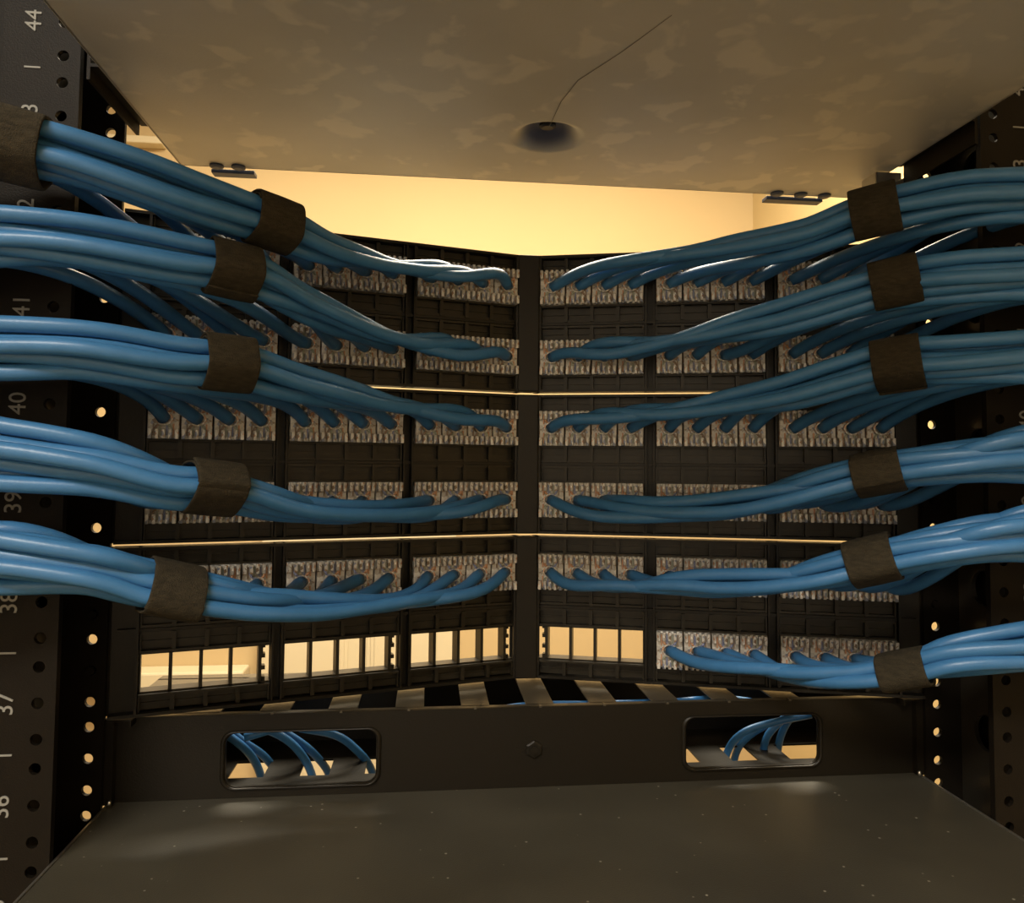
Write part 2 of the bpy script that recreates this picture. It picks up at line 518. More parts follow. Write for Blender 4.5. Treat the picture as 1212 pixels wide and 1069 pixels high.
for s in (-1, 1):
    bm = bmesh.new()
    u0, u1 = sorted((s*IW, s*(IW+.0335)))
    # local (u, v, w) -> world (u, y, v)
    for yy in (-H, -.0025):
        M = Matrix(((1, 0, 0, 0), (0, 0, 1, yy), (0, 1, 0, 0), (0, 0, 0, 1)))
        strip_with_holes(bm, u0, u1, s*.2326, hole_z, .0026, .0025, M)
    # web with large round holes
    xw = s*(IW+.0245)
    M = Matrix(((0, 0, 1, xw-(.0025 if s > 0 else 0)), (1, 0, 0, 0), (0, 1, 0, 0), (0, 0, 0, 1)))
    HP = .0797
    zs = [.305+HP*k for k in range(-7, 4)]
    hs = [(-H+.0025, -.0025, z-HP/2, z+HP/2, circle(-.0235, z, .010, 24)) for z in zs]
    bw = bmesh.new()
    holed_plate(bw, -H+.0025, -.0025, zs[0]-HP/2, zs[-1]+HP/2, hs, .0025, M)
    box(bw, (-H+.0025, ZB, 0), (-.0025, zs[0]-HP/2, .0025), M)
    box(bw, (-H+.0025, zs[-1]+HP/2, 0), (-.0025, ZT, .0025), M)
    child('post_web', bw, M_web, rack)
    xo = sorted((s*(IW+.031), s*(IW+.0335)))
    box(bm, (xo[0], -H+.0025, ZB), (xo[1], -.0025, ZT))
    # small return lips on the inner edges
    for yy in (-H, ):
        box(bm, (s*IW-.0006, yy-.0006, ZB), (s*IW+.0006, yy+.0031, ZT))
    post = child('post', bm, M_post, rack)
    # printed numbers and unit ticks
    XL = -.2458 if s < 0 else .2474
    R90 = Matrix(((0, -1, 0, 0), (0, 0, -1, 0), (1, 0, 0, 0), (0, 0, 0, 1)))
    for n in range(34, 47):
        Mt = Matrix.Translation((XL, -H-.0002, ZL+U*(n-40)-Z0)) @ R90
        me = text_mesh(str(n), .0104, Mt)
        o = bpy.data.objects.new('unit_number', me); C.objects.link(o); o.parent = post
    bm = bmesh.new()
    for n in range(34, 47):
        z = ZL+U*(n-40)+U/2
        box(bm, (XL-.0035, -H-.0004, z-.0004), (XL+.0035, -H, z+.0004))
    ob = obj('unit_ticks', bm, M_print, post); ob.data.transform(Matrix.Translation((0, 0, -Z0)))
    # foot
    bm = bmesh.new(); box(bm, (min(s*.15, s*.2585), -.25, Z0), (max(s*.15, s*.2585), .2, Z0+.012), bev=.002)
    child('foot', bm, M_post, rack)

# vertical cable channels outside the posts
for s, side in ((-1, 'left'), (1, 'right')):
    t = empty('vertical_cable_channel', (s*.34, 0, Z0+.0))
    tag(t, 'black vertical cable channel bolted outside the %s post' % side, 'cable channel')
    bm = bmesh.new()
    xa, xb = sorted((s*.2625, s*.41))
    box(bm, (xa, -.012, Z0), (xb, -.009, ZT))
    box(bm, (s*.41-.0015, -.11, Z0), (s*.41+.0015, -.012, ZT))
    box(bm, (s*.2625-.0012, -.040, Z0), (s*.2625+.0012, -.012, ZT))
    child('channel', bm, M_post, t)

# ------------------------------------------------------------------ patch panels
ANG = math.atan2(D, IW)
CO, SI = math.cos(ANG), math.sin(ANG)


def wing(s):
    """local (t along the wing outwards, n towards the viewer, z)"""
    return Matrix(((s*CO, -s*SI, 0, 0), (-SI, -CO, 0, D), (0, 0, 1, 0), (0, 0, 0, 1)))


T0 = 0.0091/CO; G = 0.06286/CO; GP = 0.00674/CO; TE = IW/CO
gstart = [T0, T0+G+GP, T0+2*(G+GP)]
WH = 0.0112       # half height of a window / jack
PITCHJ = G/4


def faceplate_bm(empty_ports):
    bm = bmesh.new()
    # origin: inner end of the group, z = row centre, n towards viewer
    for sg in (-1, 1):
        zin, zout = sorted((sg*WH, sg*(U/2-.0012)))
        box(bm, (0, -.001, zin), (G, 0.0005, zout))                     # recessed cell floor
        for k in range(5):                                               # ribs
            x = k*PITCHJ
            wd = .0011 if 0 < k < 4 else .0009
            box(bm, (max(0, x-wd), 0, zin), (min(G, x+wd), .0045, zout))
        box(bm, (0, 0, sg*WH-.0006), (G, .0055, sg*WH+.0006))            # rim next to the window
        zz = sg*(U/2-.0018)
        box(bm, (0, 0, zz-.0007), (G, .0035, zz+.0007))
        box(bm, (0, .0005, sg*(WH+.0048)-.0003), (G, .0016, sg*(WH+.0048)+.0003))
    if not empty_ports:
        box(bm, (0, -.004, -WH), (G, -.003, WH))
    else:
        e = .0052
        pw = (G-e)/4
        for k in range(4):
            x = e+k*pw
            box(bm, (x-.0009, -.006, -WH), (x+.0009, .0035, WH))
        box(bm, (G-.0008, -.006, -WH), (G, .0035, WH))
        # latch comb beside the first port
        for z in (-.0085, -.0025, .004, .0095):
            box(bm, (e-.0028, -.002, z-.0011), (e+.0008, .003, z+.0011))
        box(bm, (e-.0016, -.002, WH-.006), (e+.0004, .003, WH))
        box(bm, (e-.0016, -.002, -WH), (e+.0004, .003, -WH+.004))
        box(bm, (0, -.006, WH-.0016), (G, .0035, WH))
        box(bm, (0, -.006, -WH), (G, .0035, -WH+.0016))
    return bm


def jack_bm():
    """rear of a punch-down jack: clear cap with comb teeth, coloured wire pairs and a cable entry"""
    bm = bmesh.new()
    w2 = PITCHJ/2-.0004
    # cap: central body
    box(bm, (-w2, -.003, -WH+.0004), (w2, .0085, WH-.0004), bev=.0006)
    # teeth top and bottom
    for sg in (-1, 1):
        for k in range(5):
            x = -w2+.0013+k*(2*w2-.0026)/4
            zz = sorted((sg*(WH-.0004), sg*(WH-.0056)))
            box(bm, (x-.0009, .008, zz[0]), (x+.0009, .0122, zz[1]), bev=.0003)
        # wires between the teeth
        for k in range(4):
            x = -w2+.0013+(k+.5)*(2*w2-.0026)/4
            zz = sorted((sg*(WH-.0022), sg*(WH-.0085)))
            box(bm, (x-.0004, .0085, zz[0]), (x+.0004, .0096, zz[1]), mat=1+k)
    # collar where the cable goes in
    n = 14
    prev = None
    ring = []
    for (r, y) in ((.0046, .008), (.0046, .0112), (.0037, .0112), (.0037, .0082)):
        ring.append([bm.verts.new((r*math.cos(2*math.pi*i/n), y, .85*r*math.sin(2*math.pi*i/n))) for i in range(n)])
    for a_, b2 in zip(ring[:-1], ring[1:]):
        for i in range(n):
            f = bm.faces.new([a_[i], a_[(i+1) % n], b2[(i+1) % n], b2[i]]); f.material_index = 0
    f = bm.faces.new(ring[-1]); f.material_index = 5
    # inner leads fanning out of the collar
    for (x, sg, mt) in ((-.004, 1, 1), (.004, 1, 2), (-.0042, -1, 3), (.0042, -1, 4)):
        tube(bm, [(x*.35, .0098, sg*.0025), (x*.8, .0112, sg*.0042), (x, .0105, sg*.0062)], .0007, 6, mat=mt)
    return bm


fp_mesh = {}
for e in (False, True):
    bm = faceplate_bm(e); bmesh.ops.recalc_face_normals(bm, faces=bm.faces)
    me = bpy.data.meshes.new('faceplate'); bm.to_mesh(me); bm.free(); me.materials.append(M_plast); fp_mesh[e] = me
bm = jack_bm(); bmesh.ops.recalc_face_normals(bm, faces=bm.faces)
jk_mesh = bpy.data.meshes.new('network_jack'); bm.to_mesh(jk_mesh); bm.free()
for mm in (M_jack, M_or, M_bl, M_gr, M_br, M_dk): jk_mesh.materials.append(mm)

jack_pos = {}       # (side, row, index) -> world point at the cable entry, index 0 is next to the centre post


def rowz(r): return 6*U-U*(r+.5)


which = ['topmost', 'middle', 'lowest']
for p in range(3):
    zt = 6*U-2*U*p; zb = zt-2*U
    gap = .0009
    root = empty('patch_bay', (0, 0, zb))
    extra = ['', '', ', lowest row partly empty'][p]
    tag(root, '%s of three black angled patch panels with clear jacks%s' % (which[p], extra), 'patch panel', 'angled patch panels')
    bm = bmesh.new()
    za, zc = zb+gap, zt-gap
    for s in (-1, 1):
        Mw = wing(s)
        box(bm, (.004, -.004, zc-.0016), (TE-.001, .0075, zc), Mw)      # top flange
        box(bm, (.004, -.004, za), (TE-.001, .0075, za+.0016), Mw)      # bottom flange
        box(bm, (.004, -.0045, (za+zc)/2-.0017), (TE-.004, -.0012, (za+zc)/2+.0017), Mw)
        box(bm, (.004, -.003, (za+zc)/2-.0009), (TE-.004, .0042, (za+zc)/2+.0009), Mw)
        for k in range(2):
            x = gstart[k]+G
            box(bm, (x, -.003, za), (x+GP, .001, zc), Mw)
            box(bm, (x+.0004, .001, za), (x+.0016, .0065, zc), Mw)
            box(bm, (x+GP-.0016, .001, za), (x+GP-.0004, .0065, zc), Mw)
        x = gstart[2]+G
        box(bm, (x, -.003, za), (TE-.0012, .001, zc), Mw)
        box(bm, (x+.0004, .001, za), (x+.0018, .0075, zc), Mw)
    child('frame', bm, M_panel, root)
    # ears that bolt to the front of the posts
    for s in (-1, 1):
        bm = bmesh.new()
        zs = [z for z in hole_z if za+.003 < z < zc-.003]
        ed = [za]+[(zs[i]+zs[i+1])/2 for i in range(len(zs)-1)]+[zc]
        u0, u1 = sorted((s*(IW-.001), s*.2413))
        M = Matrix(((1, 0, 0, 0), (0, 0, 1, .0002), (0, 1, 0, 0), (0, 0, 0, 1)))
        holed_plate(bm, u0, u1, za, zc, [(u0, u1, ed[i], ed[i+1], circle(s*.2326, zs[i], .0048, 16, .8)) for i in range(len(zs))], .002, M)
        child('mounting_ear', bm, M_panel, root)
        for z in (zs[1], zs[-2]):
            bm = bmesh.new()
            M = Matrix.Translation((s*.2326, .0022, z))
            tube(bm, [M @ Vector((0, -.006, 0)), M @ Vector((0, 0.0, 0))], .0021, 10)
            tube(bm, [M @ Vector((0, 0, 0)), M @ Vector((0, .003, 0))], .0052, 14)
            child('screw', bm, M_post, root, smooth=False)
    # centre post
    bm = bmesh.new()
    box(bm, (-.0068, D-.011, za), (.0068, D-.007, zc), bev=.0008)
    for s in (-1, 1):
        box(bm, (s*.0068-.0012, D-.010, za), (s*.0068+.0012, D+.004, zc))
    box(bm, (-.0095, D-.002, za), (.0095, D, zc))
    child('centre_post', bm, M_panel, root)
    for rr in range(2):
        row = 2*p+rr
        for s in (-1, 1):
            for g in range(3):
                emp = row == 5 and (s == -1 or g == 0)
                Mw = wing(s)
                fp = bpy.data.objects.new('faceplate', fp_mesh[emp]); C.objects.link(fp); fp.parent = root
                Ml = Mw @ Matrix.Translation((gstart[g], 0, rowz(row)))
                Ml = Matrix.Translation((0, 0, -zb)) @ Ml
                fp.matrix_local = Ml
                if emp:
                    fp['label'] = 'empty four port faceplate with light showing through'
                    continue
                for k in range(4):
                    j = bpy.data.objects.new('network_jack', jk_mesh); C.objects.link(j); j.parent = fp
                    j.location = ((k+.5)*PITCHJ, 0, 0)
                    jack_pos[(s, row, g*4+k)] = Mw @ Vector((gstart[g]+(k+.5)*PITCHJ, .0095, rowz(row)))

# ------------------------------------------------------------------ horizontal cable manager under the panels
man = empty('cable_manager', (0, .004, ZF))
tag(man, 'black horizontal cable manager bar with two rounded openings', 'cable manager')
YB = .0045
MW = IW-.0002
ops = []
for (xa, xb, ya, yb) in ((267, 445, 866, 929), (812, 968, 848, 907)):
    p0 = pix(xa, (ya+yb)/2, YB); p1 = pix(xb, (ya+yb)/2, YB)
    q0 = pix((xa+xb)/2, ya, YB); q1 = pix((xa+xb)/2, yb, YB)
    ops.append(((p0.x+p1.x)/2, (q0.z+q1.z)/2, (p1.x-p0.x)/2, (q0.z-q1.z)/2))
bm = bmesh.new()
M = Matrix(((1, 0, 0, 0), (0, 0, 1, YB), (0, 1, 0, 0), (0, 0, 0, 1)))
zb_, zt_ = ZF+.0001, -.0012
cells = []
xm = [-MW, (ops[0][0]+ops[1][0])/2, MW]
cells = [(ops[0][0]-.06, ops[0][0]+.06, zb_, zt_, roundrect(*ops[0], .0055)),
         (ops[1][0]-.06, ops[1][0]+.06, zb_, zt_, roundrect(*ops[1], .0055))]
holed_plate(bm, -MW, MW, zb_, zt_, cells, .0018, M)
box(bm, (-MW, zb_, 0), (cells[0][0], zt_, .0018), M)
box(bm, (cells[0][1], zb_, 0), (cells[1][0], zt_, .0018), M)
box(bm, (cells[1][1], zb_, 0), (MW, zt_, .0018), M)
child('face_plate', bm, M_panel, man)
# rolled rims round the openings
for o_ in ops:
    bm = bmesh.new()
    ring = roundrect(o_[0], o_[1], o_[2]+.0004, o_[3]+.0004, .006, 8)
    pts = [Vector((u, YB-.0002, v)) for u, v in ring]
    n = len(pts); rr = []
    cen = Vector((o_[0], YB, o_[1]))
    prof = [(0, 0), (.0000, -.0012), (.0014, -.0016), (.0024, -.0002)]
    for pnt in pts:
        d = (pnt-cen); d.y = 0; d.normalize()
        rr.append([bm.verts.new(pnt+d*a_+Vector((0, b2, 0))) for a_, b2 in prof])
    for i in range(n):
        for k in range(len(prof)-1):
            bm.faces.new([rr[i][k], rr[(i+1) % n][k], rr[(i+1) % n][k+1], rr[i][k+1]])
    child('opening_rim', bm, M_panel, man, smooth=True)
# slotted top and bottom of the duct, with tabs
tabp = .0362
tx0 = pix(447, 828, .02).x
tabs = [tx0+tabp*k for k in range(-2, 7)]
for (z, nm) in ((-.0022, 'slotted_top'), (ZF+.0004, 'slotted_bottom')):
    bm = bmesh.new()
    box(bm, (-MW, YB+.0018, z), (MW, YB+.0055, z+.001))
    box(bm, (-MW, .078, z), (MW, .088, z+.001))
    if nm == 'slotted_bottom':
        box(bm, (-MW, YB+.004, z), (MW, .0285, z+.001))
        box(bm, (-MW, .0530, z), (MW, .079, z+.001))
    box(bm, (-MW, YB+.004 if nm == 'slotted_top' else .0284, z), (tabs[0]-.0102, .08 if nm == 'slotted_top' else .0532, z+.001))
    for xh in tabs:
        xa = xh+.0102; xb = xh+tabp-.0102
        if nm == 'slotted_bottom': xa -= .001; xb += .003
        if xb > MW: continue
        if nm == 'slotted_bottom':
            box(bm, (xa, .0284, z), (xb, .0532, z+.001)); continue
        box(bm, (xa, YB+.004, z), (xb, .08, z+.001), bev=.0003)
        box(bm, (xa+.0068, YB-.0004, z+.0006), (xa+.0082, YB+.003, z+.0016))
    child(nm, bm, M_satin if nm == 'slotted_top' else M_panel, man)
bm = bmesh.new()
box(bm, (-MW, .0865, ZF+.0014), (MW, .088, -.0022))
for s in (-1, 1):
    box(bm, (s*MW-.0012 if s > 0 else -MW, YB+.002, ZF+.0014), (MW if s > 0 else -MW+.0012, .0865, -.0022))
child('duct_cover', bm, M_panel, man)
for s in (-1, 1):
    bm = bmesh.new()
    zs = [z for z in hole_z if ZF+.003 < z < -.003]
    ed = [ZF+.0004]+[(zs[i]+zs[i+1])/2 for i in range(len(zs)-1)]+[-.0004]
    u0, u1 = sorted((s*(IW-.004), s*.2413))
    M = Matrix(((1, 0, 0, 0), (0, 0, 1, .0002), (0, 1, 0, 0), (0, 0, 0, 1)))
    holed_plate(bm, u0, u1, ed[0], ed[-1], [(u0, u1, ed[i], ed[i+1], circle(s*.2326, zs[i], .0046, 16, .8)) for i in range(len(zs))], .002, M)
    box(bm, (u0 if s > 0 else u1-.0012, .0022, ed[0]), (u0+.0012 if s > 0 else u1, .0046, ed[-1]))
    child('mounting_ear', bm, M_panel, man)
# embossed boss and crease
c = pix(632, 887, YB)
bm = bmesh.new()
tube(bm, [c+Vector((0, .001, 0)), c+Vector((0, -.0010, 0)), c+Vector((0, -.0014, 0))], [.0052, .0050, .0040], 6)
tube(bm, [c+Vector((0, .0, 0)), c+Vector((0, -.0024, 0))], .0024, 6)
box(bm, (c.x-.010, YB-.0003, c.z-.0004), (c.x+.010, YB+.001, c.z+.0004))
child('knockout_boss', bm, M_panel, man)
for s in (-1, 1):
    bm = bmesh.new()
    x = s*(IW-.0075)
    box(bm, (x-.006, YB-.0075, -.0014), (x+.006, YB+.002, -.0004), bev=.0003)
    box(bm, (x-s*.0055-.0005, YB-.0075, -.004), (x-s*.0055+.0005, YB, -.0010))
    child('end_tab', bm, M_panel, man)

# ------------------------------------------------------------------ unit below (dusty steel top) and unit above
low = empty('lower_chassis', (0, -.15, ZF-.07))
tag(low, 'dusty dark steel chassis whose flat top fills the bottom of the view', 'rack equipment')
bm = bmesh.new(); box(bm, (-IW+.0022, -.36, ZF-.07), (IW-.0022, .0062, ZF), bev=.0003)
child('case', bm, M_dusty, low)
for s in (-1, 1):
    bm = bmesh.new()
    xa, xb = sorted((s*(IW-.0022), s*(IW-.0010)))
    box(bm, (xa, -.36, ZF-.012), (xb, .0002, ZF+.0006), bev=.0002)
    child('side_edge', bm, M_edge, low)['label'] = 'bare bright steel edge'
    bm = bmesh.new()
    q = pixz(127 if s < 0 else 1086, 946 if s < 0 else 912, ZF)
    tube(bm, [(s*(IW-.0035), -.001, ZF), (s*(IW-.0035), -.001, ZF+.0028), (s*(IW-.0035), -.001, ZF+.0034)], [.0011, .0011, .0005], 10)
    child('rivet', bm, M_chrome, low, smooth=True)

upc = empty('upper_chassis', (0, -.1, ZC))
tag(upc, 'mottled grey tan steel underside of the unit mounted above', 'rack equipment')
XC, YC = .2127, .0512
dm = pixz(648, 163, ZC)
bm = bmesh.new()
nx, ny = 150, 150
# grid with a denser patch round the dimple
xs = sorted(set(list(np.linspace(-XC, XC, 60)) + list(np.linspace(dm.x-.024, dm.x+.024, 60))))
ys = sorted(set(list(np.linspace(-.30, YC, 50)) + list(np.linspace(dm.y-.024, dm.y+.024, 60))))
xs = [x for x in xs if -XC <= x <= XC]; ys = [y for y in ys if -.30 <= y <= YC]


def dimple(x, y):
    r = math.hypot(x-dm.x, y-dm.y)
    if r > .0215: return 0
    if r < .0065: return .0075
    k = (r-.0065)/(.0150)
    return .0075*(0.5+0.5*math.cos(math.pi*k))


gv = [[bm.verts.new((x, y, ZC+dimple(x, y))) for y in ys] for x in xs]
for i in range(len(xs)-1):
    for j in range(len(ys)-1):
        bm.faces.new([gv[i][j], gv[i+1][j], gv[i+1][j+1], gv[i][j+1]])
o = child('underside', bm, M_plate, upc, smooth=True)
bm = bmesh.new()
box(bm, (-XC, -.30, ZC+.014), (XC, YC, ZC+.082))
for s in (-1, 1):
    box(bm, (s*XC-.0005, -.30, ZC), (s*XC+.0005, YC, ZC+.015))
box(bm, (-XC, YC-.0005, ZC), (XC, YC+.0005, ZC+.015))
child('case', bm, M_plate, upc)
bm = bmesh.new()
tube(bm, [(dm.x, dm.y, ZC+.0077), (dm.x, dm.y, ZC+.0060), (dm.x, dm.y, ZC+.0053)], [.0046, .0046, .0030], 20)
child('screw_head', bm, mat('dark_screw', (.05, .045, .04), .4, .6), upc, smooth=False)
# long thin scratch running from the screw towards the viewer
bm = bmesh.new()
sp = [pixz(650, 150, ZC), pixz(664, 120, ZC), pixz(684, 95, ZC), pixz(735, 62, ZC), pixz(795, 18, ZC)]
wd = [.0001, .00022, .0002, .00014, .00006]
vv = []
for q, w_ in zip(sp, wd):
    vv.append((bm.verts.new((q.x-w_, q.y, ZC-.00015)), bm.verts.new((q.x+w_, q.y, ZC-.00015)), bm.verts.new((q.x, q.y, ZC+.0001))))
for a_, b2 in zip(vv[:-1], vv[1:]):
    for i in range(3):
        bm.faces.new([a_[i], a_[(i+1) % 3], b2[(i+1) % 3], b2[i]])
child('scratch', bm, mat('dark_scratch', (.11, .095, .07), .6), upc)
# side mounting brackets, right one with a bright folded end
for s in (-1, 1):
    bm = bmesh.new()
    dz = .004 if s < 0 else .010
    xa, xb = sorted((s*.2185, s*.2200))
    box(bm, (xa, -H-.005, ZC-dz), (xb, -.001, ZC+.04))
    xa, xb = sorted((s*XC, s*.2185))
    box(bm, (xa, -H-.005, ZC+.002), (xb, .001, ZC+.0035))
    child('side_bracket', bm, M_post, upc)
bm = bmesh.new()
box(bm, (.2040, .0035, ZC-.020), (.2200, .0047, ZC-.0005), bev=.0003)
box(bm, (.2040, .0035, ZC-.020), (.2052, .020, ZC-.0005), bev=.0003)
Mx = Matrix.Translation((.213, .001, ZC-.010)) @ Matrix.Rotation(math.radians(-28), 4, 'Y')
box(bm, (-.012, -.001, -.0016), (.012, .001, .0016), Mx, bev=.0003)
child('folded_clip', bm, M_edge, upc)['label'] = 'bright bare steel clip by the right post'
q0 = pix(1067, 266, .003); q1 = pix(1084, 292, .003)
bm = bmesh.new(); box(bm, (q0.x, .0050, q1.z), (q1.x, .0062, q0.z), bev=.0003)
box(bm, (q1.x-.0012, .0035, q1.z), (q1.x, .0062, q0.z), bev=.0002)
child('folded_clip', bm, M_edge, upc)['label'] = 'small bright steel tab under the right strap'
# dark blue clips on the far edge
for (cx_, n, pxa, pxb, yy) in ((277, 2, 251, 302, 201), (940, 3, 906, 972, 231)):
    bm = bmesh.new()
    p0 = pix(pxa, yy, YC+.004); p1 = pix(pxb, yy, YC+.004)
    zc_ = ZC-.0012
    box(bm, (p0.x, YC+.002, zc_-.0016), (p1.x, YC+.010, zc_+.0008), bev=.0004)
    for k in range(n):
        x = p0.x+(p1.x-p0.x)*((k+.35)/n if n == 2 else (k*.42+.12))
        tube(bm, [(x, YC-.003, ZC-.0001), (x, YC-.003, ZC-.0012), (x, YC-.003, ZC-.0020)], [.0042, .0042, .0026], 14)
    child('edge_clip', bm, M_clip, upc)['label'] = 'small dark blue edge clip'

# ------------------------------------------------------------------ cable bundles
CR = 0.0035       # cable radius
# centre lines: (px, py, Y) from the frame edge towards the centre post; strap at index given by px
BUN = {
    (-1, 0): dict(pts=[(-60, 160, -.100), (20, 172, -.098), (100, 192, -.092), (200, 225, -.080), (327, 267, -.052), (400, 297, -.026), (480, 317, .004), (570, 330, .030)], strap=327),
    (-1, 1): dict(pts=[(-60, 282, -.093), (0, 279, -.091), (100, 289, -.086), (200, 308, -.076), (287, 323, -.062), (360, 357, -.038), (450, 394, -.008), (560, 424, .030)], strap=287),
    (-1, 2): dict(pts=[(-60, 410, -.093), (0, 413, -.091), (100, 418, -.087), (200, 430, -.077), (275, 434, -.066), (350, 451, -.045), (450, 473, -.012), (560, 499, .028)], strap=275),
    (-1, 3): dict(pts=[(-60, 535, -.093), (0, 538, -.091), (100, 551, -.087), (200, 574, -.077), (262, 579, -.066), (340, 602, -.045), (440, 609, -.012), (560, 603, .026)], strap=262),
    (-1, 4): dict(pts=[(-60, 655, -.093), (0, 659, -.091), (100, 670, -.087), (160, 687, -.080), (209, 698, -.074), (300, 715, -.055), (420, 718, -.018), (560, 700, .026)], strap=209),
    (1, 0): dict(pts=[(1290, 230, -.093), (1212, 231, -.091), (1130, 235, -.082), (1037, 253, -.062), (950, 279, -.042), (850, 293, -.018), (760, 304, .004), (705, 318, .020)], strap=1037),
    (1, 1): dict(pts=[(1290, 325, -.093), (1212, 327, -.091), (1130, 330, -.082), (1065, 338, -.066), (950, 368, -.042), (850, 391, -.014), (760, 410, .012), (700, 424, .030)], strap=1065),
    (1, 2): dict(pts=[(1290, 420, -.093), (1212, 424, -.091), (1130, 427, -.082), (1060, 431, -.066), (950, 458, -.042), (850, 478, -.014), (760, 490, .012), (700, 494, .030)], strap=1060),
    (1, 3): dict(pts=[(1290, 532, -.093), (1212, 537, -.091), (1130, 545, -.082), (1038, 558, -.062), (950, 580, -.042), (850, 601, -.014), (760, 609, .012), (700, 608, .030)], strap=1038),
    (1, 4): dict(pts=[(1290, 630, -.093), (1212, 632, -.091), (1130, 643, -.082), (1028, 665, -.060), (950, 684, -.042), (850, 692, -.014), (760, 691, .012), (700, 687, .030)], strap=1028),
    (1, 5): dict(pts=[(1290, 765, -.093), (1212, 767, -.091), (1130, 775, -.082), (1066, 793, -.066), (980, 797, -.044), (900, 783, -.018), (850, 774, .004), (800, 770, .018)], strap=1066),
}
ordr = ['topmost', 'second', 'third', 'fourth', 'fifth', 'lowest']
ords = ['', 'second ', 'third ', 'fourth ', 'fifth ', 'sixth ', 'seventh ', 'eighth ', 'ninth ', 'tenth ', 'eleventh ', 'twelfth ']


def relax(P, centre_pull=.25, it=60, dmin=2*CR*1.01):
    """push discs apart and draw them to the middle; P is n x 2"""
    P = P.copy()
    for _ in range(it):
        P -= centre_pull*(P-P.mean(0))*np.array([.45, .22])
        for __ in range(6):
            for i in range(len(P)):
                for j in range(i+1, len(P)):
                    d = P[j]-P[i]; L = np.hypot(*d)
                    if L < dmin:
                        if L < 1e-9: d = np.array([1e-6, 1e-6]); L = np.hypot(*d)
                        mv = (dmin-L)/2*d/L
                        P[i] -= mv; P[j] += mv
    return P-P.mean(0)


def frame_at(T):
    T = T/np.linalg.norm(T)
    up = np.array([0, 0, 1.0]); n = up-up.dot(T)*T; n /= np.linalg.norm(n)
    b = np.cross(T, n)
    if b[1] < 0: b = -b            # b points away from the viewer
    return n, b


